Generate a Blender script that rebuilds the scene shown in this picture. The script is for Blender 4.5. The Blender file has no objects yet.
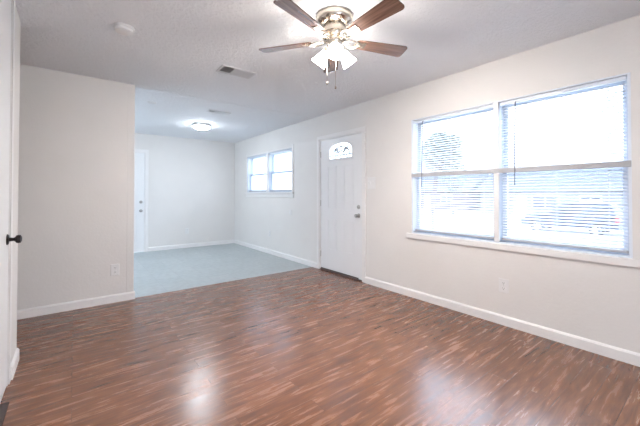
import bpy, bmesh, math, random
from mathutils import Vector, Matrix
C = bpy.context.scene
COL = C.collection
PI = math.pi
random.seed(7)

# ------------------------------------------------------------------ camera, world, light, exposure
R, F, P, H = 3.105, 7.404, 4.163, 2.44           # right wall x, far wall y, partition front y, ceiling height
LW, LE = -0.3145, 3.136                          # left wall face x, its end y
BK = -1.60                                       # back wall y

cam = bpy.data.cameras.new('camera'); camo = bpy.data.objects.new('camera', cam); COL.objects.link(camo)
cam.sensor_width = 36.0; cam.lens = 317.4 / 640 * 36.0
cam.shift_y = -(213 - 190.13) / 640
cam.clip_start = 0.02; cam.clip_end = 500
camo.location = (0, 0, 1.192)
camo.rotation_euler = (PI/2 + 0.0124, 0, -0.6598)
C.camera = camo

world = bpy.data.worlds.new('world'); C.world = world; world.use_nodes = True
wn = world.node_tree.nodes; wl = world.node_tree.links
bgn = wn['Background']
tc = wn.new('ShaderNodeTexCoord'); nz = wn.new('ShaderNodeTexNoise'); cr = wn.new('ShaderNodeValToRGB')
nz.inputs['Scale'].default_value = 2.5; nz.inputs['Detail'].default_value = 4
cr.color_ramp.elements[0].color = (0.60, 0.76, 1.0, 1); cr.color_ramp.elements[0].position = 0.35
cr.color_ramp.elements[1].color = (0.78, 0.88, 1.0, 1); cr.color_ramp.elements[1].position = 0.65
wl.new(tc.outputs['Generated'], nz.inputs['Vector']); wl.new(nz.outputs['Fac'], cr.inputs['Fac']); wl.new(cr.outputs['Color'], bgn.inputs['Color'])
# overcast sky: the zenith about three times as bright as the horizon
SKY_ZENITH = 2.1
sx = wn.new('ShaderNodeSeparateXYZ'); wl.new(tc.outputs['Generated'], sx.inputs[0])
mxz = wn.new('ShaderNodeMath'); mxz.operation = 'MAXIMUM'; mxz.inputs[1].default_value = 0.0; wl.new(sx.outputs['Z'], mxz.inputs[0])
ms = wn.new('ShaderNodeMath'); ms.operation = 'MULTIPLY_ADD'; ms.inputs[1].default_value = SKY_ZENITH*2/3; ms.inputs[2].default_value = SKY_ZENITH/3
wl.new(mxz.outputs[0], ms.inputs[0]); wl.new(ms.outputs[0], bgn.inputs['Strength'])

FAN_EMIT = 10.0       # the frosted shades
BULB_EMIT = 600.0    # the bulbs inside them
DOME_EMIT = 18.0
C.view_settings.view_transform = 'Standard'
C.view_settings.look = 'None'
C.view_settings.gamma = 1.0
C.view_settings.use_curve_mapping = False
C.view_settings.exposure = 2.62

def portal(loc, rot, sx, sy):
    l = bpy.data.lights.new('daylight_opening', 'AREA'); l.shape = 'RECTANGLE'; l.size = sx; l.size_y = sy
    l.cycles.is_portal = True
    o = bpy.data.objects.new('daylight_opening', l); COL.objects.link(o); o.location = loc; o.rotation_euler = rot
portal((R+0.30, 1.343, 1.40), (0, PI/2, 0), 1.4, 1.95)
portal((R+0.30, 5.76, 1.63), (0, PI/2, 0), 0.9, 1.95)
portal((-1.70, 5.8, 1.35), (0, -PI/2, 0), 1.6, 2.3)
portal((0.65, BK-0.20, 1.15), (PI/2, 0, 0), 1.7, 1.8)

# ------------------------------------------------------------------ materials
def nodes_mat(name):
    m = bpy.data.materials.new(name); m.use_nodes = True
    nt = m.node_tree; b = nt.nodes['Principled BSDF']
    return m, nt, b
def mat(name, col, rough=0.5, metal=0.0, bump=0.0, bscale=80.0, var=0.03, vscale=3.0, coat=0.0, spec=0.5):
    m, nt, b = nodes_mat(name)
    N, L = nt.nodes, nt.links
    tc = N.new('ShaderNodeTexCoord')
    n = N.new('ShaderNodeTexNoise'); n.inputs['Scale'].default_value = vscale; n.inputs['Detail'].default_value = 3
    r = N.new('ShaderNodeValToRGB')
    r.color_ramp.elements[0].position = 0.3; r.color_ramp.elements[1].position = 0.7
    r.color_ramp.elements[0].color = tuple(max(0, c*(1-var)) for c in col) + (1,)
    r.color_ramp.elements[1].color = tuple(min(1, c*(1+var)) for c in col) + (1,)
    L.new(tc.outputs['Object'], n.inputs['Vector']); L.new(n.outputs['Fac'], r.inputs['Fac']); L.new(r.outputs['Color'], b.inputs['Base Color'])
    b.inputs['Roughness'].default_value = rough; b.inputs['Metallic'].default_value = metal
    b.inputs['Specular IOR Level'].default_value = spec
    if coat: b.inputs['Coat Weight'].default_value = coat; b.inputs['Coat Roughness'].default_value = 0.12
    if bump:
        n2 = N.new('ShaderNodeTexNoise'); n2.inputs['Scale'].default_value = bscale; n2.inputs['Detail'].default_value = 4
        bp = N.new('ShaderNodeBump'); bp.inputs['Strength'].default_value = 1.0; bp.inputs['Distance'].default_value = bump
        L.new(tc.outputs['Object'], n2.inputs['Vector']); L.new(n2.outputs['Fac'], bp.inputs['Height']); L.new(bp.outputs['Normal'], b.inputs['Normal'])
    return m

M = {}
M['wall'] = mat('wall_paint', (0.735, 0.715, 0.693), 0.55, bump=0.0012, bscale=45, var=0.012)
M['trim'] = mat('white_trim_paint', (0.80, 0.785, 0.775), 0.35, var=0.01)
M['door'] = mat('white_door_paint', (0.78, 0.785, 0.79), 0.35, var=0.01)
M['plastic'] = mat('white_plastic', (0.76, 0.755, 0.75), 0.35, var=0.01)
M['slot'] = mat('dark_slot', (0.06, 0.055, 0.05), 0.6)
M['nickel'] = mat('brushed_nickel', (0.62, 0.56, 0.48), 0.24, 1.0, var=0.05, vscale=20)
M['satin'] = mat('satin_nickel', (0.45, 0.44, 0.42), 0.3, 1.0)
M['lead'] = mat('lead_came', (0.16, 0.165, 0.17), 0.6)
M['bronze'] = mat('dark_bronze', (0.035, 0.028, 0.028), 0.32, 0.7)
M['vinyl'] = mat('white_vinyl', (0.74, 0.79, 0.86), 0.4, var=0.01)
M['aluminium'] = mat('painted_sash', (0.60, 0.67, 0.77), 0.45, var=0.02)
M['rail'] = mat('blind_rail_paint', (0.42, 0.42, 0.44), 0.4, var=0.01)
M['threshold'] = mat('dark_threshold', (0.09, 0.07, 0.065), 0.4, 0.3)
M['mahogany'] = mat('dark_mahogany', (0.035, 0.012, 0.008), 0.25, var=0.4, vscale=15)
M['vent'] = mat('vent_enamel', (0.70, 0.70, 0.71), 0.4, var=0.01)
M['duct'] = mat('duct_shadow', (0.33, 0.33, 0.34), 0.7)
M['cord'] = mat('cord_white', (0.7, 0.72, 0.76), 0.6)
M['wand'] = mat('wand_plastic', (0.20, 0.21, 0.24), 0.25)

def slat_material():
    m, nt, b = nodes_mat('blind_slat_vinyl')
    N, L = nt.nodes, nt.links
    b.inputs['Base Color'].default_value = (0.62, 0.66, 0.73, 1); b.inputs['Roughness'].default_value = 0.45
    t = N.new('ShaderNodeBsdfTranslucent'); t.inputs['Color'].default_value = (0.72, 0.80, 0.92, 1)
    mx = N.new('ShaderNodeMixShader'); mx.inputs[0].default_value = 0.03
    L.new(b.outputs[0], mx.inputs[1]); L.new(t.outputs[0], mx.inputs[2]); L.new(mx.outputs[0], nt.nodes['Material Output'].inputs[0])
    return m
M['slat'] = slat_material()

def glass_material():
    m, nt, b = nodes_mat('clear_glass')
    N, L = nt.nodes, nt.links
    N.remove(b)
    t = N.new('ShaderNodeBsdfTransparent'); g = N.new('ShaderNodeBsdfGlossy'); g.inputs['Roughness'].default_value = 0.02
    lw = N.new('ShaderNodeLayerWeight'); lw.inputs['Blend'].default_value = 0.5
    pw = N.new('ShaderNodeMath'); pw.operation = 'POWER'; pw.inputs[1].default_value = 5; L.new(lw.outputs['Facing'], pw.inputs[0])
    f = N.new('ShaderNodeMath'); f.operation = 'MULTIPLY_ADD'; f.inputs[1].default_value = 0.5; f.inputs[2].default_value = 0.03; L.new(pw.outputs[0], f.inputs[0])
    mx = N.new('ShaderNodeMixShader')
    L.new(f.outputs[0], mx.inputs[0]); L.new(t.outputs[0], mx.inputs[1]); L.new(g.outputs[0], mx.inputs[2]); L.new(mx.outputs[0], N['Material Output'].inputs[0])
    return m
M['glass'] = glass_material()

def lamp_glass(name, col, strength):
    m, nt, b = nodes_mat(name)
    b.inputs['Base Color'].default_value = (0.9, 0.88, 0.85, 1); b.inputs['Roughness'].default_value = 0.35
    b.inputs['Emission Color'].default_value = tuple(col) + (1,); b.inputs['Emission Strength'].default_value = strength
    return m
M['shade'] = lamp_glass('frosted_shade_glass', (1.0, 0.93, 0.87), FAN_EMIT)
M['bulb'] = lamp_glass('lit_bulb', (1.0, 0.93, 0.87), BULB_EMIT)
M['dome'] = lamp_glass('frosted_dome_glass', (0.86, 0.93, 1.0), DOME_EMIT)

def ceiling_material():
    m, nt, b = nodes_mat('textured_ceiling')
    N, L = nt.nodes, nt.links
    b.inputs['Base Color'].default_value = (0.84, 0.85, 0.87, 1); b.inputs['Roughness'].default_value = 0.8
    tc = N.new('ShaderNodeTexCoord')
    n1 = N.new('ShaderNodeTexNoise'); n1.inputs['Scale'].default_value = 42; n1.inputs['Detail'].default_value = 5; n1.inputs['Roughness'].default_value = 0.65
    r1 = N.new('ShaderNodeValToRGB'); r1.color_ramp.elements[0].position = 0.42; r1.color_ramp.elements[1].position = 0.62
    L.new(tc.outputs['Object'], n1.inputs['Vector']); L.new(n1.outputs['Fac'], r1.inputs['Fac'])
    b1 = N.new('ShaderNodeBump'); b1.inputs['Strength'].default_value = 0.8; b1.inputs['Distance'].default_value = 0.006
    L.new(r1.outputs['Color'], b1.inputs['Height'])
    # the ridge of the patched seam, running across the room in line with the partition
    sp = N.new('ShaderNodeSeparateXYZ'); L.new(tc.outputs['Object'], sp.inputs[0])
    n2 = N.new('ShaderNodeTexNoise'); n2.inputs['Scale'].default_value = 5; L.new(tc.outputs['Object'], n2.inputs['Vector'])
    ad = N.new('ShaderNodeMath'); ad.operation = 'MULTIPLY_ADD'; ad.inputs[1].default_value = 0.16; ad.inputs[2].default_value = -4.30
    L.new(n2.outputs['Fac'], ad.inputs[0])
    s = N.new('ShaderNodeMath'); s.operation = 'ADD'; L.new(sp.outputs['Y'], s.inputs[0]); L.new(ad.outputs[0], s.inputs[1])
    a = N.new('ShaderNodeMath'); a.operation = 'ABSOLUTE'; L.new(s.outputs[0], a.inputs[0])
    mr = N.new('ShaderNodeMapRange'); mr.inputs[1].default_value = 0.0; mr.inputs[2].default_value = 0.09; mr.inputs[3].default_value = 1; mr.inputs[4].default_value = 0
    L.new(a.outputs[0], mr.inputs[0])
    b2 = N.new('ShaderNodeBump'); b2.inputs['Strength'].default_value = 0.8; b2.inputs['Distance'].default_value = 0.022
    L.new(mr.outputs[0], b2.inputs['Height']); L.new(b1.outputs[0], b2.inputs['Normal']); L.new(b2.outputs[0], b.inputs['Normal'])
    return m
M['ceiling'] = ceiling_material()

def wood_floor():
    m, nt, b = nodes_mat('dark_hardwood_planks')
    N, L = nt.nodes, nt.links
    tc = N.new('ShaderNodeTexCoord')
    def mapn(s, rot=0):
        q = N.new('ShaderNodeMapping'); q.inputs['Scale'].default_value = s; q.inputs['Rotation'].default_value = (0, 0, rot)
        L.new(tc.outputs['Object'], q.inputs[0]); return q
    br = N.new('ShaderNodeTexBrick'); br.offset = 0.37; br.inputs['Scale'].default_value = 1.0
    br.inputs['Brick Width'].default_value = 1.1; br.inputs['Row Height'].default_value = 0.125; br.inputs['Mortar Size'].default_value = 0.0016
    br.inputs['Color1'].default_value = (0, 0, 0, 1); br.inputs['Color2'].default_value = (1, 1, 1, 1); br.inputs['Mortar'].default_value = (0.5, 0.5, 0.5, 1)
    L.new(tc.outputs['Object'], br.inputs['Vector'])
    # each plank shifts the grain
    pl = N.new('ShaderNodeVectorMath'); pl.operation = 'SCALE'; pl.inputs['Scale'].default_value = 7.0; L.new(br.outputs['Color'], pl.inputs[0])
    def grain(scale, detail, rough, dist):
        mp = mapn(scale); ad = N.new('ShaderNodeVectorMath'); ad.operation = 'ADD'
        L.new(mp.outputs[0], ad.inputs[0]); L.new(pl.outputs[0], ad.inputs[1])
        n = N.new('ShaderNodeTexNoise'); n.inputs['Scale'].default_value = 1; n.inputs['Detail'].default_value = detail
        n.inputs['Roughness'].default_value = rough; n.inputs['Distortion'].default_value = dist
        L.new(ad.outputs[0], n.inputs['Vector']); return n
    g1 = grain((3.0, 30, 1), 6, 0.62, 0.5)
    g2 = grain((7, 90, 1), 4, 0.7, 0.3)
    mx = N.new('ShaderNodeMix'); mx.data_type = 'FLOAT'; mx.inputs[0].default_value = 0.085
    L.new(g1.outputs['Fac'], mx.inputs[2]); L.new(g2.outputs['Fac'], mx.inputs[3])
    m2 = N.new('ShaderNodeMath'); m2.operation = 'MULTIPLY_ADD'; m2.inputs[1].default_value = 0.05
    L.new(br.outputs['Color'], m2.inputs[0]); L.new(mx.outputs[0], m2.inputs[2])
    r = N.new('ShaderNodeValToRGB'); e = r.color_ramp.elements
    e[0].position = 0.33; e[0].color = (0.090, 0.038, 0.022, 1)
    e[1].position = 0.74; e[1].color = (0.290, 0.134, 0.074, 1)
    x = e.new(0.50); x.color = (0.160, 0.064, 0.032, 1)
    x = e.new(0.60); x.color = (0.235, 0.098, 0.049, 1)
    L.new(m2.outputs[0], r.inputs['Fac'])
    dk = N.new('ShaderNodeMix'); dk.data_type = 'RGBA'; dk.blend_type = 'MULTIPLY'
    sc = N.new('ShaderNodeMath'); sc.operation = 'MULTIPLY'; sc.inputs[1].default_value = 0.5; L.new(br.outputs['Fac'], sc.inputs[0]); L.new(sc.outputs[0], dk.inputs[0])
    L.new(r.outputs['Color'], dk.inputs[6]); dk.inputs[7].default_value = (0.2, 0.15, 0.12, 1)
    L.new(dk.outputs[2], b.inputs['Base Color'])
    rr = N.new('ShaderNodeMapRange'); rr.inputs[1].default_value = 0.35; rr.inputs[2].default_value = 0.65; rr.inputs[3].default_value = 0.21; rr.inputs[4].default_value = 0.29
    L.new(g1.outputs['Fac'], rr.inputs[0]); L.new(rr.outputs[0], b.inputs['Roughness'])
    bp = N.new('ShaderNodeBump'); bp.inputs['Strength'].default_value = 0.5; bp.inputs['Distance'].default_value = 0.0012
    L.new(mx.outputs[0], bp.inputs['Height']); L.new(bp.outputs[0], b.inputs['Normal'])
    b.inputs['Specular IOR Level'].default_value = 0.8
    return m
M['wood'] = wood_floor()

def tile_floor():
    m, nt, b = nodes_mat('grey_vinyl_tile')
    N, L = nt.nodes, nt.links
    tc = N.new('ShaderNodeTexCoord')
    br = N.new('ShaderNodeTexBrick'); br.offset = 0.0; br.inputs['Scale'].default_value = 1; br.inputs['Brick Width'].default_value = 0.305; br.inputs['Row Height'].default_value = 0.305
    br.inputs['Mortar Size'].default_value = 0.003
    br.inputs['Color1'].default_value = (0.40, 0.445, 0.45, 1); br.inputs['Color2'].default_value = (0.44, 0.48, 0.485, 1); br.inputs['Mortar'].default_value = (0.36, 0.40, 0.41, 1)
    n = N.new('ShaderNodeTexNoise'); n.inputs['Scale'].default_value = 14; n.inputs['Detail'].default_value = 5
    r = N.new('ShaderNodeValToRGB'); r.color_ramp.elements[0].position = 0.3; r.color_ramp.elements[0].color = (0.86, 0.86, 0.86, 1); r.color_ramp.elements[1].position = 0.6
    mx = N.new('ShaderNodeMix'); mx.data_type = 'RGBA'; mx.blend_type = 'MULTIPLY'; mx.inputs[0].default_value = 1
    L.new(tc.outputs['Object'], br.inputs['Vector']); L.new(tc.outputs['Object'], n.inputs['Vector']); L.new(n.outputs['Fac'], r.inputs['Fac'])
    L.new(br.outputs['Color'], mx.inputs[6]); L.new(r.outputs['Color'], mx.inputs[7]); L.new(mx.outputs[2], b.inputs['Base Color'])
    b.inputs['Roughness'].default_value = 0.42
    return m
M['tile'] = tile_floor()

def blade_wood():
    m, nt, b = nodes_mat('walnut_fan_blade')
    N, L = nt.nodes, nt.links
    tc = N.new('ShaderNodeTexCoord'); mp = N.new('ShaderNodeMapping'); mp.inputs['Scale'].default_value = (3, 60, 1)
    n = N.new('ShaderNodeTexNoise'); n.inputs['Scale'].default_value = 1; n.inputs['Detail'].default_value = 4
    r = N.new('ShaderNodeValToRGB'); r.color_ramp.elements[0].position = 0.3; r.color_ramp.elements[0].color = (0.085, 0.045, 0.035, 1)
    r.color_ramp.elements[1].position = 0.7; r.color_ramp.elements[1].color = (0.20, 0.115, 0.085, 1)
    L.new(tc.outputs['Object'], mp.inputs[0]); L.new(mp.outputs[0], n.inputs['Vector']); L.new(n.outputs['Fac'], r.inputs['Fac']); L.new(r.outputs['Color'], b.inputs['Base Color'])
    b.inputs['Roughness'].default_value = 0.2; b.inputs['Specular IOR Level'].default_value = 0.8
    return m
M['blade'] = blade_wood()

# outside
M['grass'] = mat('lawn_grass', (0.22, 0.24, 0.20), 0.9, bump=0.03, bscale=12, var=0.25, vscale=1.2)
M['asphalt'] = mat('street_asphalt', (0.33, 0.33, 0.34), 0.9, var=0.1)
M['concrete'] = mat('driveway_concrete', (0.64, 0.63, 0.61), 0.9, var=0.08)
M['siding'] = mat('pale_house_siding', (0.22, 0.23, 0.26), 0.8, var=0.03)
M['brick'] = mat('house_brick', (0.14, 0.11, 0.11), 0.85, var=0.25, vscale=8)
M['roof'] = mat('grey_shingles', (0.07, 0.085, 0.11), 0.9, var=0.15, vscale=6)
M['hwin'] = mat('dark_house_window', (0.06, 0.08, 0.12), 0.15)
M['hwhite'] = mat('house_white_trim', (0.55, 0.56, 0.57), 0.6)
M['bark'] = mat('tree_bark', (0.14, 0.11, 0.10), 0.9, var=0.3, vscale=10)
M['leaf'] = mat('tree_leaves', (0.22, 0.26, 0.22), 0.7, var=0.3, vscale=4)
M['carpaint'] = mat('blue_car_paint', (0.010, 0.025, 0.06), 0.35, 0.0, var=0.02)
M['carglass'] = mat('car_window_glass', (0.03, 0.04, 0.05), 0.05)
M['tyre'] = mat('tyre_rubber', (0.03, 0.03, 0.03), 0.8)
M['rim'] = mat('alloy_wheel', (0.65, 0.66, 0.68), 0.3, 0.5)
M['lamp_red'] = mat('tail_lamp_red', (0.35, 0.03, 0.03), 0.2)
M['lamp_clear'] = mat('head_lamp_clear', (0.7, 0.72, 0.75), 0.1)

# ------------------------------------------------------------------ mesh helpers
def box(bm, x0, x1, y0, y1, z0, z1, T=None):
    vs = [bm.verts.new(Vector(p)) for p in ((x0,y0,z0),(x1,y0,z0),(x1,y1,z0),(x0,y1,z0),(x0,y0,z1),(x1,y0,z1),(x1,y1,z1),(x0,y1,z1))]
    if T:
        for v in vs: v.co = T @ v.co
    for f in ((0,3,2,1),(4,5,6,7),(0,1,5,4),(1,2,6,5),(2,3,7,6),(3,0,4,7)): bm.faces.new([vs[i] for i in f])
    return vs
def lathe(bm, prof, T=None, n=32, closed=True):
    """prof: list of (r, z) revolved about z"""
    T = T or Matrix()
    rings = []
    for r, z in prof:
        if r < 1e-6: rings.append([bm.verts.new(T @ Vector((0, 0, z)))])
        else: rings.append([bm.verts.new(T @ Vector((r*math.cos(2*PI*i/n), r*math.sin(2*PI*i/n), z))) for i in range(n)])
    for a, b in zip(rings, rings[1:]):
        for i in range(n):
            j = (i+1) % n
            if len(a) == 1 and len(b) == 1: continue
            if len(a) == 1: bm.faces.new((a[0], b[j], b[i]))
            elif len(b) == 1: bm.faces.new((a[i], a[j], b[0]))
            else: bm.faces.new((a[i], a[j], b[j], b[i]))
def tube(bm, pts, r, n=8, cap=True):
    pts = [Vector(p) for p in pts]; rings = []
    rr = r if isinstance(r, (list, tuple)) else [r]*len(pts)
    up = Vector((0, 0, 1))
    for i, p in enumerate(pts):
        d = (pts[min(i+1, len(pts)-1)] - pts[max(i-1, 0)]).normalized()
        a = d.cross(up)
        if a.length < 1e-3: a = d.cross(Vector((1, 0, 0)))
        a.normalize(); b = d.cross(a)
        rings.append([bm.verts.new(p + rr[i]*(a*math.cos(2*PI*k/n) + b*math.sin(2*PI*k/n))) for k in range(n)])
    for a, b in zip(rings, rings[1:]):
        for k in range(n): bm.faces.new((a[k], a[(k+1)%n], b[(k+1)%n], b[k]))
    if cap:
        bm.faces.new(rings[0]); bm.faces.new(rings[-1])
def prism(bm, poly, ax, a0, a1, T=None):
    """poly in the two other axes, extruded along axis ax from a0 to a1"""
    def mk(u, v, a):
        p = {0: (a, u, v), 1: (u, a, v), 2: (u, v, a)}[ax]
        p = Vector(p); return T @ p if T else p
    A = [bm.verts.new(mk(u, v, a0)) for u, v in poly]; B = [bm.verts.new(mk(u, v, a1)) for u, v in poly]
    bm.faces.new(A); bm.faces.new(B[::-1])
    for i in range(len(poly)):
        j = (i+1) % len(poly); bm.faces.new((A[i], B[i], B[j], A[j]))
def obj(name, bm, m, parent=None, bevel=0.0, smooth=False, loc=None):
    bmesh.ops.recalc_face_normals(bm, faces=bm.faces[:])
    me = bpy.data.meshes.new(name); bm.to_mesh(me); bm.free()
    me.materials.append(m)
    o = bpy.data.objects.new(name, me); COL.objects.link(o)
    if smooth:
        for p in me.polygons: p.use_smooth = True
        try: me.set_sharp_from_angle(angle=math.radians(40))
        except Exception: pass
    if bevel:
        b = o.modifiers.new('bevel', 'BEVEL'); b.width = bevel; b.segments = 2; b.limit_method = 'ANGLE'; b.angle_limit = math.radians(40)
    if parent: o.parent = parent
    if loc: o.location = loc
    return o
def bmn(): return bmesh.new()
def bx(*a):
    bm = bmn(); box(bm, *a); return bm
def tag(o, label, cat, group=None):
    o['label'] = label; o['category'] = cat
    if group: o['group'] = group
    return o
def struct(o, label, cat):
    o['kind'] = 'structure'; return tag(o, label, cat)
def empty(name, loc, rz=0):
    o = bpy.data.objects.new(name, None); COL.objects.link(o); o.location = loc; o.rotation_euler = (0, 0, rz); o.empty_display_size = 0.1
    return o
def copy_tree(o, parent=None):
    c = o.copy(); COL.objects.link(c)
    if parent: c.parent = parent
    for ch in list(o.children): copy_tree(ch, c)
    return c
def holed_wall(name, ax, a0, a1, u0, u1, z0, z1, holes, m):
    """slab between a0..a1 along axis ax, spanning u (the other horizontal axis) and z, with rectangular holes (u0,u1,z0,z1)"""
    us = sorted({u0, u1, *[h[0] for h in holes], *[h[1] for h in holes]})
    zs = sorted({z0, z1, *[h[2] for h in holes], *[h[3] for h in holes]})
    def solid(i, j):
        if not (0 <= i < len(us)-1 and 0 <= j < len(zs)-1): return False
        cu, cz = (us[i]+us[i+1])/2, (zs[j]+zs[j+1])/2
        return not any(h[0] < cu < h[1] and h[2] < cz < h[3] for h in holes)
    bm = bmn()
    def V(a, u, z): return bm.verts.new((a, u, z) if ax == 0 else (u, a, z))
    for i in range(len(us)-1):
        for j in range(len(zs)-1):
            if not solid(i, j): continue
            q = [(us[i], zs[j]), (us[i+1], zs[j]), (us[i+1], zs[j+1]), (us[i], zs[j+1])]
            bm.faces.new([V(a0, *p) for p in q]); bm.faces.new([V(a1, *p) for p in q])
            for k, (di, dj) in enumerate(((0, -1), (1, 0), (0, 1), (-1, 0))):
                if not solid(i+di, j+dj):
                    p, r = q[k], q[(k+1) % 4]
                    bm.faces.new([V(a0, *p), V(a0, *r), V(a1, *r), V(a1, *p)])
    bmesh.ops.remove_doubles(bm, verts=bm.verts[:], dist=1e-5)
    return obj(name, bm, m)

# ------------------------------------------------------------------ the room shell
W1 = (0.419, 2.266, 0.738, 2.056)     # big window opening y0 y1 z0 z1
W2 = (4.822, 6.695, 1.228, 2.027)     # small window opening
D1 = (3.046, 4.024, 0.0, 2.062)       # front door rough opening
D2 = (0.32, 1.18, 0.0, 2.062)         # far wall door (x range)
D3 = (1.90, 2.78, 0.0, 2.425)         # left wall door (y range)
WT = 0.16
struct(holed_wall('wall_right', 0, R, R+WT, BK, F, 0, H, [W1, W2, D1], M['wall']), 'long off-white wall with the windows and the front door', 'wall')
struct(holed_wall('wall_far', 1, F, F+0.12, -1.6, R+WT, 0, H, [D2], M['wall']), 'white end wall of the far tiled room', 'wall')
struct(holed_wall('wall_partition', 1, P, P+0.12, -1.48, 0.545, 0, H, [], M['wall']), 'beige partition wall with one outlet, between the wood and tile floors', 'wall')
struct(holed_wall('wall_left', 0, LW-0.12, LW, BK, LE, 0, H, [D3], M['wall']), 'pale grey wall at the left edge with the dark door knob', 'wall')
struct(holed_wall('wall_back', 1, BK-0.12, BK, LW-0.12, R+WT, 0, H, [(-0.1, 1.4, 0.3, 2.0)], M['wall']), 'wall behind the camera', 'wall')
struct(holed_wall('wall_hall', 0, -1.6, -1.48, LE-0.4, F, 0, H, [(4.7, 6.9, 0.6, 2.1)], M['wall']), 'wall closing the hall and far room on the left', 'wall')
struct(holed_wall('wall_hall_near', 1, LE-0.12, LE, -1.48, LW-0.12, 0, H, [], M['wall']), 'near wall of the side hall', 'wall')
struct(obj('ceiling', bx(-1.6, R+WT, BK-0.12, F+0.12, H, H+0.15), M['ceiling']), 'white stippled ceiling over both rooms', 'ceiling')
TILE_Y = 4.195
struct(obj('floor', bx(-1.6, R+WT, BK-0.12, TILE_Y, -0.15, 0), M['wood']), 'glossy dark brown hardwood plank floor', 'floor')
struct(obj('floor_tile', bx(-1.6, R+WT, TILE_Y, F+0.12, -0.15, 0), M['tile']), 'light grey vinyl tile floor of the far room', 'floor')

# baseboards: profile with an eased top
def baseboard(name, segs, label):
    """segs: list of (ax, face, sgn, u0, u1): along axis ax, standing off the wall face in direction sgn"""
    bm = bmn(); t, h = 0.014, 0.088
    for ax, face, s, u0, u1 in segs:
        prof = [(0, 0.0), (t, 0.0), (t, h-0.016), (t*0.45, h-0.004), (0.0, h)]
        if ax == 1: prism(bm, [(face+s*d, z) for d, z in prof], 1, u0, u1)
        else: prism(bm, [(face+s*d, z) for d, z in prof], 0, u0, u1)
    struct(obj(name, bm, M['trim']), label, 'baseboard')
baseboard('baseboard_right', [(1, R, -1, BK, 2.996), (1, R, -1, 4.074, F)], 'white baseboard along the window wall')
baseboard('baseboard_far', [(0, F, -1, 1.23, R-0.014), (0, F, -1, -1.48, 0.27)], 'white baseboard along the far end wall')
baseboard('baseboard_partition', [(0, P, -1, -1.48, 0.545+0.014), (1, 0.545, 1, P, P+0.12)], 'white baseboard under the beige partition wall')
baseboard('baseboard_left', [(1, LW, 1, 2.83, LE+0.014), (0, LE, 1, LW-0.12, LW), (1, LW, 1, BK, 1.85)], 'white baseboard end beside the left door')
struct(obj('trim_1', bx(0.475, 0.5465, P-0.0015, P+0.1215, 0.088, H-0.001), M['wall'], bevel=0.003), 'painted corner strip on the free end of the partition', 'trim')

# ------------------------------------------------------------------ windows
def sash(parent, x0, x1, y0, y1, z0, z1, w=0.038):
    bm = bmn()
    box(bm, x0, x1, y0, y0+w, z0, z1); box(bm, x0, x1, y1-w, y1, z0, z1)
    box(bm, x0, x1, y0+w, y1-w, z0, z0+w); box(bm, x0, x1, y0+w, y1-w, z1-w, z1)
    s = obj('sash', bm, M['aluminium'], parent)
    xm = (x0+x1)/2
    obj('pane', bx(xm-0.002, xm+0.002, y0+w, y1-w, z0+w, z1-w), M['glass'], s)
def window(name, W, mull, mw, railz, label, front_rail):
    y0, y1, z0, z1 = W
    root = empty(name, (0, 0, 0)); struct(root, label, 'window')
    t = 0.018; g = 0.001; xo = R+WT-0.01
    bm = bmn()
    box(bm, R+0.002, xo, y0+g, y0+t, z0+g, z1-g); box(bm, R+0.002, xo, y1-t, y1-g, z0+g, z1-g)
    box(bm, R+0.002, xo, y0+t, y1-t, z1-t*0.6, z1-g); box(bm, R+0.002, xo, y0+t, y1-t, z0+g, z0+t*0.6)
    obj('window_frame', bm, M['vinyl'], root)
    obj('mullion', bx(R-0.003, R+0.02, mull-mw/2, mull+mw/2, z0+0.012, z1-0.012), M['trim'], root, bevel=0.002)
    obj('mullion_post', bx(R+0.0201, xo, mull-mw/2+0.004, mull+mw/2-0.004, z0+0.012, z1-0.012), M['vinyl'], root)
    if front_rail:
        obj('transom_rail', bx(R-0.005, R+0.014, y0+0.002, y1-0.002, railz-0.023, railz+0.022), M['rail'], root, bevel=0.003)
    for a, b in ((y0+t, mull-mw/2), (mull+mw/2, y1-t)):
        sash(root, R+0.108, R+0.138, a+0.002, b-0.002, railz-0.02, z1-0.012)
        sash(root, R+0.074, R+0.104, a+0.002, b-0.002, z0+0.012, railz+0.02)
    return root
w1 = window('window_1', W1, 1.327, 0.044, 1.408, 'wide double window with grey middle rail, beside the street', True)
bm = bmn(); box(bm, R-0.022, R-0.0005, 0.20, 2.325, 0.682, 0.737)
obj('window_sill', bm, M['trim'], w1, bevel=0.003)
w2 = window('window_2', W2, 5.755, 0.085, 1.618, 'small bright double window high in the far tiled room', False)
bm = bmn()
for a in ((W2[0]-0.055, W2[0]), (W2[1], W2[1]+0.03)): box(bm, R-0.012, R-0.0005, a[0], a[1], W2[2], W2[3]+0.06)
box(bm, R-0.012, R-0.0005, W2[0], W2[1], W2[3], W2[3]+0.03)
obj('window_casing', bm, M['trim'], w2, bevel=0.002)
bm = bmn(); box(bm, R-0.045, R-0.0005, W2[0]-0.075, W2[1]+0.05, W2[2]-0.022, W2[2]-0.001); box(bm, R-0.016, R-0.0005, W2[0]-0.055, W2[1]+0.03, W2[2]-0.10, W2[2]-0.0225)
obj('window_sill', bm, M['trim'], w2, bevel=0.003)
wk = empty('fill_window_side', (0, 0, 0)); struct(wk, 'unseen window added behind the partition for fill daylight in the far room', 'window')  # added daylight source for the far room, out of view past the partition
bm = bmn(); box(bm, -1.56, -1.50, 4.701, 4.75, 0.601, 2.099); box(bm, -1.56, -1.50, 6.85, 6.899, 0.601, 2.099); box(bm, -1.56, -1.50, 4.75, 6.85, 2.05, 2.099); box(bm, -1.56, -1.50, 4.75, 6.85, 0.601, 0.65)
obj('window_frame', bm, M['vinyl'], wk); obj('pane', bx(-1.533, -1.527, 4.75, 6.85, 0.65, 2.05), M['glass'], wk)
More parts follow.
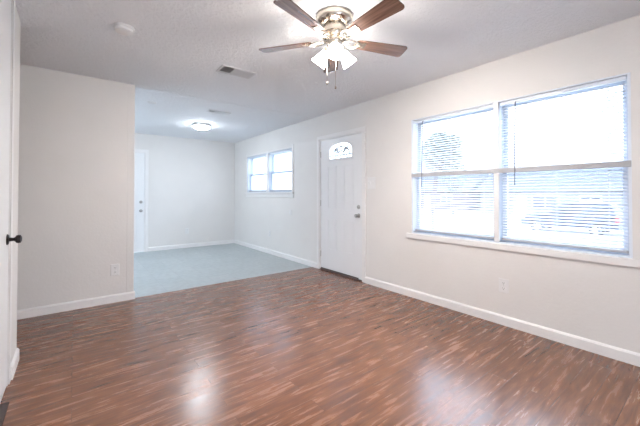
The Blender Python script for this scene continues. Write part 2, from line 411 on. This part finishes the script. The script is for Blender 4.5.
# added opening behind the camera, never in view, lets in fill daylight
wb = empty('fill_window_back', (0, 0, 0)); struct(wb, 'unseen window added behind the camera for fill daylight', 'window')
bm = bmn(); box(bm, -0.099, -0.06, BK-0.10, BK-0.03, 0.301, 1.999); box(bm, 1.36, 1.399, BK-0.10, BK-0.03, 0.301, 1.999); box(bm, -0.06, 1.36, BK-0.10, BK-0.03, 1.96, 1.999); box(bm, -0.06, 1.36, BK-0.10, BK-0.03, 0.301, 0.34)
obj('window_frame', bm, M['vinyl'], wb)
obj('pane', bx(-0.06, 1.36, BK-0.068, BK-0.062, 0.34, 1.96), M['glass'], wb)

# ------------------------------------------------------------------ doors
def arch_pts(cy, z0, hw, side, rise, n=20):
    """closed outline of the fan light: flat bottom, short sides, elliptical top"""
    pts = [(cy-hw, z0)]
    for i in range(n+1):
        a = PI - PI*i/n
        c = math.cos(a); pts.append((cy + hw*math.copysign(abs(c)**0.85, c), z0 + side + rise*math.sin(a)**0.85))
    pts.append((cy+hw, z0))
    return pts
def moulding(bm, x, s, u0, u1, z0, z1, ax=0, w=0.014, h=0.005):
    """raised bead round a panel and the raised field inside it"""
    def b(ua, ub, za, zb, hh):
        a, c = sorted((x, x+s*hh))
        if ax == 0: box(bm, a, c, ua, ub, za, zb)
        else: box(bm, ua, ub, a, c, za, zb)
    b(u0, u0+w, z0, z1, h); b(u1-w, u1, z0, z1, h); b(u0+w, u1-w, z0, z0+w, h); b(u0+w, u1-w, z1-w, z1, h)
    b(u0+0.035, u1-0.035, z0+0.035, z1-0.035, h*0.7)
def knob_bm(T, rose=0.032, ball=0.027):
    bm = bmn()
    lathe(bm, [(0, 0), (rose, 0), (rose, 0.004), (rose*0.8, 0.009), (0.012, 0.011), (0.010, 0.03), (0.014, 0.036), (ball*0.9, 0.042), (ball, 0.052), (ball*0.92, 0.062), (ball*0.5, 0.067), (0, 0.068)], T, 24)
    return bm
RX = lambda x, y, z, s: Matrix.Translation((x, y, z)) @ Matrix.Rotation(s*PI/2, 4, 'Y')   # z axis -> s*x

d1 = empty('door_1', (R+0.02, 3.535, 0)); struct(d1, 'white front door with arched glass fan light', 'door')
def rel(o, root): o.location = -Vector(root.location); return o
yl, yr = 3.076, 3.994
xf = R+0.014; xb = xf+0.044
cy = 3.528
arch = arch_pts(cy, 1.705, 0.272, 0.125, 0.125)
bm = bmn()
box(bm, xf, xb, yl, yr, 0.018, 1.705)
outer = [(yl, 1.705)] + [arch[0]] + arch[1:-1] + [arch[-1]] + [(yr, 1.705), (yr, 2.036), (yl, 2.036)]
prism(bm, outer, 0, xf, xb)
rel(obj('door_leaf', bm, M['door'], d1), d1)
bm = bmn()
for u0, u1 in ((3.615, 3.815), (3.245, 3.455)):
    moulding(bm, xf, -1, u0, u1, 0.955, 1.62); moulding(bm, xf, -1, u0, u1, 0.335, 0.805)
rel(obj('door_panel', bm, M['door'], d1, bevel=0.002), d1)
# fan light: trim ring, pane, came pattern
bm = bmn()
inner = arch_pts(cy, 1.725, 0.250, 0.110, 0.115)
oa = arch_pts(cy, 1.690, 0.292, 0.138, 0.142)
A0 = [bm.verts.new((xf-0.010, y, z)) for y, z in inner]; A1 = [bm.verts.new((xf-0.002, y, z)) for y, z in oa]
A2 = [bm.verts.new((xf+0.010, y, z)) for y, z in inner]
n = len(inner)
for i in range(n):
    j = (i+1) % n
    bm.faces.new((A0[i], A0[j], A1[j], A1[i])); bm.faces.new((A0[i], A0[j], A2[j], A2[i]))
fl = rel(obj('fan_light', bm, M['door'], d1), d1)
bm = bmn(); prism(bm, arch_pts(cy, 1.706, 0.271, 0.124, 0.124), 0, xf+0.018, xf+0.022)
obj('pane', bm, M['glass'], fl)
bm = bmn()
def came(pts, r=0.009): tube(bm, [(xf+0.014, y, z) for y, z in pts], r, 6)
came([(cy-0.25, 1.775), (cy+0.25, 1.775)]); came([(cy, 1.725), (cy, 1.775)])
for s in (-1, 1): came([(cy+s*0.13, 1.725), (cy+s*0.13, 1.775)])
came([(cy + 0.19*math.cos(a), 1.775 + 0.125*math.sin(a)) for a in [PI*i/16 for i in range(17)]])
came([(cy + 0.07*math.cos(a), 1.775 + 0.06*math.sin(a)) for a in [PI*i/12 for i in range(13)]])
for a in (0.25, 0.5, 0.75): came([(cy + 0.07*math.cos(a*PI), 1.775 + 0.06*math.sin(a*PI)), (cy + 0.24*math.cos(a*PI), 1.795 + 0.145*math.sin(a*PI))])
for s in (-1, 1):
    came([(cy+s*0.10+0.03*math.cos(t), 1.845+0.028*math.sin(t)) for t in [2*PI*i/12 for i in range(13)]])
obj('came', bm, M['lead'], fl)
# jamb + casing
bm = bmn()
for a, b in ((3.047, 3.073), (3.997, 4.023)): box(bm, R+0.001, R+WT, a, b, 0.0, 2.061)
box(bm, R+0.001, R+WT, 3.073, 3.997, 2.040, 2.061)
rel(obj('door_jamb', bm, M['trim'], d1), d1)
bm = bmn()
for a, b in ((2.998, 3.050), (4.020, 4.072)): box(bm, R-0.012, R-0.0005, a, b, 0.0, 2.058)
box(bm, R-0.012, R-0.0005, 2.998, 4.072, 2.058, 2.110)
rel(obj('door_casing', bm, M['trim'], d1, bevel=0.003), d1)
rel(obj('threshold', bx(R-0.004, R+WT, 3.074, 3.996, 0.0005, 0.017), M['threshold'], d1, bevel=0.004), d1)
rel(obj('door_sweep', bx(xf-0.006, xf-0.0005, 3.15, 3.99, 0.018, 0.034), M['threshold'], d1), d1)
for z in (0.25, 1.05, 1.82):
    bm = bmn(); tube(bm, [(xf-0.004, 3.996, z-0.045), (xf-0.004, 3.996, z+0.045)], 0.006, 10)
    rel(obj('hinge', bm, M['satin'], d1), d1)
rel(obj('door_knob', knob_bm(RX(xf, 3.146, 0.893, -1)), M['satin'], d1, smooth=True), d1)
bm = bmn(); lathe(bm, [(0, 0), (0.030, 0), (0.029, 0.008), (0.018, 0.013), (0, 0.014)], RX(xf, 3.146, 1.013, -1), 24); box(bm, xf-0.030, xf-0.012, 3.142, 3.150, 1.000, 1.026)
rel(obj('deadbolt', bm, M['satin'], d1, smooth=True), d1)

# far door
d2 = empty('door_2', (0.75, F, 0)); struct(d2, 'white door in the far end wall, half hidden by the partition', 'door')
bm = bmn(); box(bm, 0.345, 1.152, F+0.008, F+0.05, 0.008, 2.036); 
rel(obj('door_leaf', bm, M['door'], d2), d2)
bm = bmn()
for u0, u1 in ((0.45, 0.70), (0.80, 1.03)):
    moulding(bm, F+0.008, -1, u0, u1, 0.2, 0.78, ax=1); moulding(bm, F+0.008, -1, u0, u1, 0.92, 1.5, ax=1); moulding(bm, F+0.008, -1, u0, u1, 1.62, 1.90, ax=1)
rel(obj('door_panel', bm, M['door'], d2), d2)
bm = bmn()
for a, b in ((0.321, 0.342), (1.156, 1.179)): box(bm, a, b, F+0.001, F+0.12, 0, 2.061)
box(bm, 0.342, 1.156, F+0.001, F+0.12, 2.040, 2.061)
rel(obj('door_jamb', bm, M['trim'], d2), d2)
bm = bmn()
for a, b in ((0.265, 0.321), (1.172, 1.228)): box(bm, a, b, F-0.012, F-0.0005, 0, 2.058)
box(bm, 0.265, 1.228, F-0.012, F-0.0005, 2.058, 2.114)
rel(obj('door_casing', bm, M['trim'], d2, bevel=0.003), d2)
TY = lambda x, y, z: Matrix.Translation((x, y, z)) @ Matrix.Rotation(PI/2, 4, 'X')       # z axis -> -y
rel(obj('door_knob', knob_bm(TY(1.092, F+0.008, 0.85)), M['satin'], d2, smooth=True), d2)
bm = bmn(); lathe(bm, [(0, 0), (0.030, 0), (0.029, 0.010), (0.018, 0.016), (0, 0.017)], TY(1.092, F+0.008, 1.03), 24)
rel(obj('deadbolt', bm, M['satin'], d2, smooth=True), d2)

# left door, seen almost edge-on
d3 = empty('door_3', (LW, 2.34, 0)); struct(d3, 'white door at the left edge with dark bronze knob', 'door')
bm = bmn(); box(bm, LW-0.046, LW-0.004, 1.926, 2.752, 0.010, 2.400)
rel(obj('door_leaf', bm, M['door'], d3), d3)
bm = bmn()
for a, b in ((1.901, 1.922), (2.756, 2.779)): box(bm, LW-0.12, LW-0.001, a, b, 0, 2.424)
box(bm, LW-0.12, LW-0.001, 1.922, 2.756, 2.403, 2.424)
rel(obj('door_jamb', bm, M['trim'], d3), d3)
bm = bmn()
for a, b in ((1.852, 1.906), (2.772, 2.828)): box(bm, LW+0.0005, LW+0.006, a, b, 0, H-0.001)
rel(obj('door_casing', bm, M['trim'], d3, bevel=0.003), d3)
rel(obj('door_knob', knob_bm(RX(LW-0.004, 2.690, 0.915, 1), 0.033, 0.026), M['bronze'], d3, smooth=True), d3)
rel(obj('threshold', bx(LW-0.12, LW+0.034, 1.924, 2.53, 0.0005, 0.008), M['mahogany'], d3, bevel=0.002), d3)

# ------------------------------------------------------------------ blinds
def blind(y0, y1, z0, z1, wand_y, label, group, pitch=0.0248, tilt=-36, wandlen=0.74, cords=3):
    xc = R+0.045
    root = empty('window_blind', (xc, (y0+y1)/2, z1)); tag(root, label, 'blind', group)
    off = -Vector(root.location)
    def add(name, bm, m, bevel=0.0):
        o = obj(name, bm, m, root, bevel=bevel); o.location = off; return o
    add('headrail', bx(xc-0.016, xc+0.014, y0, y1, z1-0.026, z1), M['vinyl'], 0.002)
    add('bottom_rail', bx(xc-0.013, xc+0.013, y0, y1, z0, z0+0.020), M['rail'], 0.004)
    bm = bmn(); w = 0.0125; a = math.radians(tilt)
    z = z0 + 0.034
    while z < z1-0.03:
        prof = []
        for k in range(5):
            u = -w + 2*w*k/4
            crown = 0.0016*(1-(u/w)**2)
            prof.append((xc + u*math.cos(a) + crown*math.sin(a), z - u*math.sin(a) + crown*math.cos(a)))
        lo = [(x, zz-0.0005) for x, zz in prof][::-1]
        prism(bm, prof+lo, 1, y0+0.002, y1-0.002)
        z += pitch
    add('slats', bm, M['slat'])
    for k in range(cords):
        yy = y0 + (y1-y0)*(0.12 + 0.76*k/(cords-1))
        bm = bmn()
        for dx in (-0.0135, 0.0135): box(bm, xc+dx-0.0006, xc+dx+0.0006, yy-0.0009, yy+0.0009, z0+0.02, z1-0.026)
        add('ladder_cord', bm, M['cord'])
    if wand_y:
        bm = bmn(); tube(bm, [(R+0.026, wand_y, z1-0.020), (R+0.012, wand_y, z1-0.032), (R-0.012, wand_y, z1-0.032-wandlen)], 0.0045, 8)
        add('tilt_wand', bm, M['wand'])
    return root
blind(1.357, 2.240, 0.765, 2.043, 2.122, 'white slatted blind in the left half of the wide window', 'blinds of the wide window')
blind(0.446, 1.298, 0.765, 2.043, 1.167, 'white slatted blind in the right half of the wide window, before the car', 'blinds of the wide window')
blind(5.805, 6.670, 1.245, 2.014, None, 'bright slatted blind in the far half of the small high window', 'blinds of the small window', tilt=-8, cords=2)
blind(4.845, 5.705, 1.245, 2.014, None, 'bright slatted blind in the near half of the small high window', 'blinds of the small window', tilt=-8, cords=2)

# ------------------------------------------------------------------ wall plates
def plate(name, loc, rz, label, cat, kind, w=0.078, h=0.120, group=None):
    """faces -y before rotation"""
    root = empty(name, loc, rz); tag(root, label, cat, group)
    obj('cover_plate', bx(-w/2, w/2, -0.0065, -0.0008, -h/2, h/2), M['plastic'], root, bevel=0.003)
    if kind == 'outlet':
        for zc in (0.024, -0.024):
            bm = bmn(); prism(bm, [(0.017*math.cos(t), zc+0.0145*math.sin(t)) for t in [2*PI*i/16 for i in range(16)]], 1, -0.0085, -0.0065)
            s = obj('socket', bm, M['plastic'], root)
            bm = bmn(); box(bm, -0.0075, -0.005, -0.0092, -0.0085, zc-0.001, zc+0.008); box(bm, 0.005, 0.0075, -0.0092, -0.0085, zc-0.001, zc+0.008); box(bm, -0.0025, 0.0025, -0.0092, -0.0085, zc-0.010, zc-0.005)
            obj('slot', bm, M['slot'], s)
    if kind == 'switch':
        for xc in (-w*0.25, w*0.25):
            bm = bmn(); box(bm, xc-0.016, xc+0.016, -0.0085, -0.0065, -0.034, 0.034); prism(bm, [(-0.0085, -0.030), (-0.014, 0.022), (-0.0085, 0.030)], 0, xc-0.013, xc+0.013)
            obj('rocker', bm, M['plastic'], root)
    bm = bmn(); lathe(bm, [(0, 0), (0.0035, 0), (0.002, 0.0015), (0, 0.0018)], Matrix.Translation((0, -0.0065, 0)) @ Matrix.Rotation(PI/2, 4, 'X'), 10)
    obj('screw', bm, M['satin'], root)
    return root
plate('wall_outlet', (R, 1.267, 0.357), -PI/2, 'white outlet low on the wall under the wide window', 'outlet', 'outlet', 0.085, 0.125)
plate('wall_outlet', (0.366, P, 0.357), 0, 'white outlet low on the beige partition wall', 'outlet', 'outlet', 0.080, 0.125)
plate('wall_outlet', (1.997, F, 0.371), 0, 'white outlet low on the far end wall', 'outlet', 'outlet')
plate('wall_outlet', (R, 5.64, 0.40), -PI/2, 'white outlet below the small high window', 'outlet', 'outlet')
plate('light_switch', (R, 2.888, 1.335), -PI/2, 'white double light switch plate to the right of the front door', 'switch', 'switch', 0.135, 0.155)
cp = empty('cable_cover', (R, 4.87, 0.86)); tag(cp, 'small round white cover on the wall right below the small window', 'wall cover')
bm = bmn(); lathe(bm, [(0, 0.0008), (0.05, 0.0008), (0.048, 0.006), (0.02, 0.009), (0, 0.009)], Matrix.Rotation(-PI/2, 4, 'Y'), 24); obj('cap', bm, M['plastic'], cp, smooth=True)

# ------------------------------------------------------------------ ceiling things
sd = empty('smoke_detector', (0.288, 2.763, H)); tag(sd, 'round white smoke detector on the ceiling near the left wall', 'smoke detector')
bm = bmn(); lathe(bm, [(0, -0.0005), (0.068, -0.0005), (0.068, -0.012), (0.064, -0.016)], None, 32); lathe(bm, [(0.064, -0.016), (0, -0.016)], None, 32); obj('base', bm, M['plastic'], sd, smooth=True)
bm = bmn(); lathe(bm, [(0, -0.0162), (0.060, -0.0162), (0.059, -0.034), (0.050, -0.040), (0.012, -0.042), (0, -0.042)], None, 32); obj('cover', bm, M['plastic'], sd, smooth=True)
cap = empty('ceiling_disc', (0.83, 4.80, H)); tag(cap, 'faint flat round cap on the ceiling just past the partition end', 'ceiling cover')
bm = bmn(); lathe(bm, [(0, -0.0005), (0.055, -0.0005), (0.052, -0.010), (0, -0.012)], None, 28); obj('cover', bm, M['plastic'], cap, smooth=True)

def vent(loc, sx, sy, nslat, label, dampers):
    root = empty('ceiling_vent', loc); tag(root, label, 'vent')
    b = 0.022; t = 0.008
    bm = bmn(); box(bm, -sx/2, sx/2, -sy/2, -sy/2+b, -t, -0.0005); box(bm, -sx/2, sx/2, sy/2-b, sy/2, -t, -0.0005)
    box(bm, -sx/2, -sx/2+b, -sy/2+b, sy/2-b, -t, -0.0005); box(bm, sx/2-b, sx/2, -sy/2+b, sy/2-b, -t, -0.0005)
    obj('frame', bm, M['vent'], root, bevel=0.002)
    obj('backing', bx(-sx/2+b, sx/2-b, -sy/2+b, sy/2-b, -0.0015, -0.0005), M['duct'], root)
    bm = bmn(); n = nslat
    for i in range(n):
        xx = -sx/2+b + (sx-2*b)*(i+0.5)/n
        ang = math.radians(-45 if i < n*dampers else 38)
        T = Matrix.Translation((xx, 0, -0.0085)) @ Matrix.Rotation(ang, 4, 'Y')
        box(bm, -0.0075, 0.0075, -sy/2+b, sy/2-b, -0.0006, 0.0006, T)
    obj('louvres', bm, M['vent'], root)
vent((1.304, 3.067, H), 0.36, 0.20, 20, 'white rectangular louvred ceiling vent behind the ceiling fan', 0.32)
vent((1.735, 4.745, H), 0.34, 0.12, 14, 'small dark-slotted ceiling vent near the far dome light', 0.25)

dl = empty('ceiling_light', (1.81, 5.80, H)); tag(dl, 'glowing flush dome light on the ceiling of the far room', 'ceiling light')
bm = bmn(); lathe(bm, [(0, -0.0005), (0.120, -0.0005), (0.120, -0.028), (0.0, -0.028)], None, 40); obj('pan', bm, M['plastic'], dl)
bm = bmn(); lathe(bm, [(0.1205, -0.022), (0.148, -0.026), (0.150, -0.036), (0.1435, -0.040), (0.1205, -0.034), (0.1205, -0.022)], None, 40); obj('rim', bm, M['satin'], dl, smooth=True)
bm = bmn(); lathe(bm, [(0.142, -0.041), (0.136, -0.054), (0.118, -0.068), (0.085, -0.080), (0.04, -0.086), (0, -0.087)], None, 40); obj('dome', bm, M['dome'], dl, smooth=True)
bm = bmn(); lathe(bm, [(0, -0.0875), (0.008, -0.0875), (0.008, -0.096), (0, -0.100)], None, 12); obj('finial', bm, M['satin'], dl, smooth=True)

# ------------------------------------------------------------------ ceiling fan
FX, FY = 1.440, 1.690
fan = empty('ceiling_fan', (FX, FY, H)); tag(fan, 'nickel ceiling fan with five dark wood blades and three lit shades', 'ceiling fan')
bm = bmn(); lathe(bm, [(0, -0.0005), (0.128, -0.0005), (0.131, -0.012), (0.131, -0.040), (0.122, -0.054), (0.100, -0.066), (0.082, -0.074), (0, -0.074)], None, 48); obj('canopy', bm, M['nickel'], fan, smooth=True)
bm = bmn(); lathe(bm, [(0, -0.0742), (0.078, -0.0742), (0.080, -0.082), (0.080, -0.122), (0.086, -0.128), (0.090, -0.140), (0.084, -0.152), (0.060, -0.158), (0, -0.158)], None, 48); obj('motor_housing', bm, M['nickel'], fan, smooth=True)
bm = bmn(); lathe(bm, [(0, -0.1582), (0.058, -0.1582), (0.062, -0.170), (0.060, -0.190), (0.050, -0.205), (0.030, -0.222), (0.012, -0.232), (0, -0.234)], None, 40); obj('light_fitter', bm, M['nickel'], fan, smooth=True)
ZB = -0.168
BL = 0.570
outline = []
x0, x1, w0, w1, rc = 0.165, BL, 0.046, 0.064, 0.028
def rounded(cx, cy, r, a0, a1, n=6): return [(cx + r*math.cos(a0+(a1-a0)*i/n), cy + r*math.sin(a0+(a1-a0)*i/n)) for i in range(n+1)]
outline += rounded(x1-rc, w1-rc, rc, PI/2, 0) + rounded(x1-rc, -w1+rc, rc, 0, -PI/2) + rounded(x0+0.02, -w0+0.02, 0.02, -PI/2, -PI) + rounded(x0+0.02, w0-0.02, 0.02, PI, PI/2)
def iron_bm():
    bm = bmn()
    for s in (-1, 1):      # two curved straps that make an open loop
        pts = []
        for i in range(13):
            t = i/12; pts.append((0.078 + 0.130*t, s*(0.008 + 0.030*math.sin(PI*min(1, t*1.15))), -0.006 - 0.004*math.sin(PI*t)))
        tube(bm, pts, [0.006]*13, 8)
    box(bm, 0.150, 0.236, -0.028, 0.028, -0.0085, -0.0045)
    box(bm, 0.060, 0.100, -0.012, 0.012, -0.012, 0.004)
    for px, py in ((0.175, 0), (0.215, 0.017), (0.215, -0.017)): lathe(bm, [(0.0, -0.012), (0.005, -0.011), (0.006, -0.0085)], Matrix.Translation((px, py, 0)), 10)
    return bm
blade0 = None
for k in range(5):
    ang = math.radians(53.2 + 72*k)
    if blade0 is None:
        bm = bmn(); prism(bm, outline, 2, -0.003, 0.003)
        b = obj('blade', bm, M['blade'], fan, bevel=0.0015)
        i = obj('blade_iron', iron_bm(), M['nickel'], b, smooth=True)
        blade0 = b
    else:
        b = copy_tree(blade0, fan)
    b.location = (0, 0, ZB); b.rotation_euler = (math.radians(-12), 0, ang)
# three lights
yaw_cam = 0.6598
shade0 = None
for k, adeg in enumerate((270, 30, 150)):
    a = math.radians(adeg) - yaw_cam
    if shade0 is None:
        # local axis +x outward, built in the xz plane then turned
        T = Matrix.Translation((0.055, 0, -0.222)) @ Matrix.Rotation(math.radians(180-42), 4, 'Y')
        T2 = T
        bm = bmn()
        tube(bm, [(0.030, 0, -0.190), (0.046, 0, -0.205), (0.057, 0, -0.224)], 0.011, 10)
        lathe(bm, [(0, -0.006), (0.024, -0.006), (0.026, 0.010), (0.026, 0.016), (0, 0.016)], T, 20)
        arm = obj('lamp_arm', bm, M['nickel'], fan, smooth=True)
        bm = bmn()
        lathe(bm, [(0.022, 0.017), (0.027, 0.022), (0.034, 0.050), (0.044, 0.085), (0.055, 0.118), (0.0535, 0.118), (0.042, 0.085), (0.032, 0.050), (0.025, 0.024), (0.020, 0.017), (0.022, 0.017)], T, 28)
        sh = obj('lamp_shade', bm, M['shade'], arm, smooth=True)
        bm = bmn(); lathe(bm, [(0, 0.020), (0.013, 0.022), (0.014, 0.035), (0.024, 0.055), (0.027, 0.072), (0.020, 0.090), (0, 0.098)], T, 20)
        obj('bulb', bm, M['bulb'], arm, smooth=True)
        shade0 = arm
    else:
        arm = copy_tree(shade0, fan)
    arm.rotation_euler = (0, 0, a)
def camdir(xc, yc): return (math.cos(yaw_cam)*xc + math.sin(yaw_cam)*yc, -math.sin(yaw_cam)*xc + math.cos(yaw_cam)*yc)
for (xc, yc, zt, zb) in ((-0.052, 0.02, -0.18, -0.455), (0.006, -0.03, -0.226, -0.500)):
    cx, cyy = camdir(xc, yc)
    bm = bmn(); tube(bm, [(cx, cyy, zt), (cx, cyy, zb)], 0.0014, 6)
    ch = obj('pull_chain', bm, M['nickel'], fan)
    bm = bmn(); lathe(bm, [(0, 0.012), (0.004, 0.010), (0.007, 0.0), (0.006, -0.008), (0, -0.011)], Matrix.Translation((cx, cyy, zb-0.01)), 12)
    obj('pull_knob', bm, M['nickel'], ch, smooth=True)

# ------------------------------------------------------------------ outside
bm = bmn()
prof = [(R+WT+0.01, -0.35), (9, -0.60), (19.5, -1.0), (19.5, -1.6), (R+WT+0.01, -1.6)]
prism(bm, prof, 1, -60, 120)
struct(obj('lawn', bm, M['grass']), 'pale front lawn sloping to the street', 'lawn')
struct(obj('bounce_slab', bx(R+WT+0.01, 7.5, -4, 11, -0.6, -0.30), M['concrete']), 'unseen pale slab added outside the windows to bounce daylight onto the ceiling', 'bounce_slab')  # below the sight line; added as a reflector to brighten the ceiling
struct(obj('street', bx(19.5, 30, -60, 120, -1.6, -1.07), M['asphalt']), 'street in front of the house', 'street')
struct(obj('far_lawn', bx(30, 160, -60, 120, -1.6, -1.0), M['grass']), 'lawn across the street', 'lawn')
struct(obj('yard', bx(-60, R+WT+0.005, BK-60, BK-0.13, -0.6, -0.35), M['concrete']), 'unseen patio behind the camera, kept pale to bounce daylight in', 'patio')  # unseen ground, kept pale so daylight bounces up to the ceiling
struct(obj('curb', bx(19.505, 19.75, -60, 120, -1.2, -0.97), M['concrete']), 'concrete curb along the street', 'curb')

struct(obj('side_yard', bx(-60, -1.62, BK-0.125, 60, -0.6, -0.35), M['concrete']), 'pale yard beside the far room', 'yard')
def house(loc, w, d, eave, ridge, wallm, label, wins, door=None):
    """front faces -x; w along y"""
    root = empty('house', loc); tag(root, label, 'house')
    obj('wall', bx(0, d, -w/2, w/2, 0, eave), wallm, root)
    bm = bmn(); prism(bm, [(-0.5, eave), (d/2, ridge), (d+0.5, eave), (d+0.5, eave-0.12), (-0.5, eave-0.12)], 1, -w/2-0.4, w/2+0.4)
    obj('roof', bm, M['roof'], root)
    for (yc, ww, z0, z1) in wins:
        bm = bmn(); box(bm, -0.06, -0.005, yc-ww/2, yc-ww/2+0.1, z0, z1); box(bm, -0.06, -0.005, yc+ww/2-0.1, yc+ww/2, z0, z1); box(bm, -0.06, -0.005, yc-ww/2+0.1, yc+ww/2-0.1, z1-0.1, z1); box(bm, -0.06, -0.005, yc-ww/2+0.1, yc+ww/2-0.1, z0, z0+0.1); box(bm, -0.06, -0.005, yc-0.05, yc+0.05, z0+0.1, z1-0.1); box(bm, -0.055, -0.005, yc-ww/2+0.1, yc+ww/2-0.1, (z0+z1)/2-0.04, (z0+z1)/2+0.04)
        f = obj('window', bm, M['hwhite'], root)
        obj('pane', bx(-0.03, -0.004, yc-ww/2+0.08, yc+ww/2-0.08, z0+0.08, z1-0.08), M['hwin'], f)
    if door is not None:
        obj('door', bx(-0.04, -0.003, door-0.5, door+0.5, 0, 2.1), M['hwhite'], root)
    return root
house((38, 11.5, -1.0), 13, 9, 2.6, 5.2, M['siding'], 'pale low house across the street behind the parked car', [(-3.6, 1.6, 0.9, 2.1), (0.0, 2.4, 0.7, 2.1), (4.2, 1.6, 0.9, 2.1)], door=2.2)
house((40, 28, -1.0), 15, 9, 2.6, 5.0, M['brick'], 'brick house across the street seen through the left blind', [(-4.5, 1.8, 0.9, 2.1), (2.5, 2.2, 0.8, 2.1)], door=-1.5)

def tree(loc, th, cr, ch, n, label, lean=0.0, group=None):
    root = empty('tree', loc); tag(root, label, 'tree', group)
    bm = bmn()
    tube(bm, [(0, 0, -0.1), (0.02, 0.03, th*0.5), (0.0, lean*0.4, th), (0, lean, th+ch*0.5)], [0.16, 0.12, 0.10, 0.04], 10)
    for k in range(6):
        a = k*PI/3 + 0.3; tube(bm, [(0, lean*0.4, th*0.95), (cr*0.35*math.cos(a), lean*0.6+cr*0.35*math.sin(a), th+ch*0.3), (cr*0.7*math.cos(a), lean+cr*0.7*math.sin(a), th+ch*0.55)], [0.06, 0.04, 0.02], 6)
    obj('trunk', bm, M['bark'], root)
    bm = bmn()
    rnd = random.Random(int(abs(loc[1])*100))
    for i in range(n):
        while True:
            p = Vector((rnd.uniform(-1, 1), rnd.uniform(-1, 1), rnd.uniform(-1, 1)))
            if 0.3 < p.length < 1: break
        p = Vector((p.x*cr, p.y*cr+lean, p.z*ch/2+th+ch*0.5))
        s = rnd.uniform(0.10, 0.20)*max(1, cr/1.6)
        q = Matrix.Rotation(rnd.uniform(0, 2*PI), 3, 'Z') @ Matrix.Rotation(rnd.uniform(-1.2, 1.2), 3, 'X')
        bm.faces.new([bm.verts.new(p + q @ Vector(v)*s) for v in ((-1, 0, 0), (0, -0.5, 0.15), (1, 0, 0), (0, 0.5, 0.15))])
    obj('foliage', bm, M['leaf'], root)
tree((14, 8.95, -0.93), 3.1, 0.95, 2.0, 1300, 'small tree with a thin trunk on the lawn outside the left blind', lean=-0.5)
tree((52, 16, -1.0), 2.6, 3.4, 3.4, 1300, 'large tree rising behind the house across the street')
tree((33, 18.6, -1.0), 2.2, 1.6, 2.6, 500, 'young tree between the two houses across the street')
tree((58, 34, -1.0), 4.0, 3.6, 5.0, 1200, 'tall tree behind the brick house')

def suv(loc, label):
    """length along y (front at +y), side faces -x"""
    root = empty('parked_car', loc); tag(root, label, 'car')
    Lc, W = 4.5, 1.8
    low = [(2.2, 0.35), (2.25, 0.62), (2.15, 0.90), (1.95, 1.00), (0.95, 1.10), (-2.10, 1.10), (-2.22, 0.90), (-2.25, 0.45), (-2.15, 0.32)]
    arch = []
    def wheel_arch(c): return [(c - 0.38*math.cos(t), 0.33+0.38*math.sin(t)) for t in [PI*i/10 for i in range(11)]]
    poly = low + wheel_arch(-1.35) + wheel_arch(1.38)
    bm = bmn()
    prism(bm, poly, 0, -W/2, W/2)
    obj('body', bm, M['carpaint'], root, bevel=0.05)
    cab = [(0.95, 1.08), (0.15, 1.70), (-0.1, 1.76), (-1.7, 1.76), (-1.95, 1.68), (-2.15, 1.08)]
    bm = bmn(); A = [bm.verts.new((-W/2+0.04+0.14*max(0, (z-1.04)/0.6), y, z)) for y, z in cab]; B = [bm.verts.new((W/2-0.04-0.14*max(0, (z-1.04)/0.6), y, z)) for y, z in cab]
    bm.faces.new(A); bm.faces.new(B[::-1])
    for i in range(len(cab)):
        j = (i+1) % len(cab); bm.faces.new((A[i], B[i], B[j], A[j]))
    cabin = obj('cabin', bm, M['carpaint'], root, bevel=0.03)
    for quad in ([(0.74, 1.10), (0.10, 1.53), (-0.35, 1.55), (-0.35, 1.10)], [(-0.45, 1.10), (-0.45, 1.55), (-1.15, 1.55), (-1.15, 1.10)], [(-1.25, 1.10), (-1.25, 1.55), (-1.62, 1.54), (-1.95, 1.12)]):
        for s in (-1, 1):
            bm = bmn()
            vs = [bm.verts.new((s*(W/2-0.032-0.14*(z-1.04)/0.6), y, z)) for y, z in quad]; bm.faces.new(vs)
            obj('side_window', bm, M['carglass'], cabin)
    bm = bmn()
    bm.faces.new([bm.verts.new(v) for v in ((-0.78, 0.90, 1.085), (0.78, 0.90, 1.085), (0.68, 0.20, 1.56), (-0.68, 0.20, 1.56))])
    obj('windshield', bm, M['carglass'], cabin)
    for c in (1.38, -1.35):
        for s in (-1, 1):
            T = Matrix.Translation((s*(W/2-0.11), c, 0.33)) @ Matrix.Rotation(s*PI/2, 4, 'Y')
            bm = bmn(); lathe(bm, [(0.20, -0.09), (0.31, -0.10), (0.33, -0.07), (0.33, 0.07), (0.31, 0.10), (0.23, 0.10), (0.22, 0.06)], T, 28)
            w = obj('wheel', bm, M['tyre'], root, smooth=True)
            bm = bmn(); lathe(bm, [(0.22, 0.075), (0.20, 0.09), (0.185, 0.07)], T, 28); lathe(bm, [(0, 0.10), (0.05, 0.095), (0.06, 0.07)], T, 16)
            for q in range(5):
                box(bm, 0.03, 0.20, -0.028, 0.028, 0.07, 0.09, T @ Matrix.Rotation(q*2*PI/5, 4, 'Z'))
            obj('rim', bm, M['rim'], w)
    for s in (-1, 1):
        obj('tail_lamp', bx(min(s*0.62, s*0.905), max(s*0.62, s*0.905), -2.26, -2.10, 0.80, 1.02), M['lamp_red'], root)
        obj('head_lamp', bx(min(s*0.55, s*0.905), max(s*0.55, s*0.905), 2.02, 2.20, 0.68, 0.84), M['lamp_clear'], root)
    return root
suv((22.8, 5.7, -1.07), 'blue parked car on the street beyond the right blind')
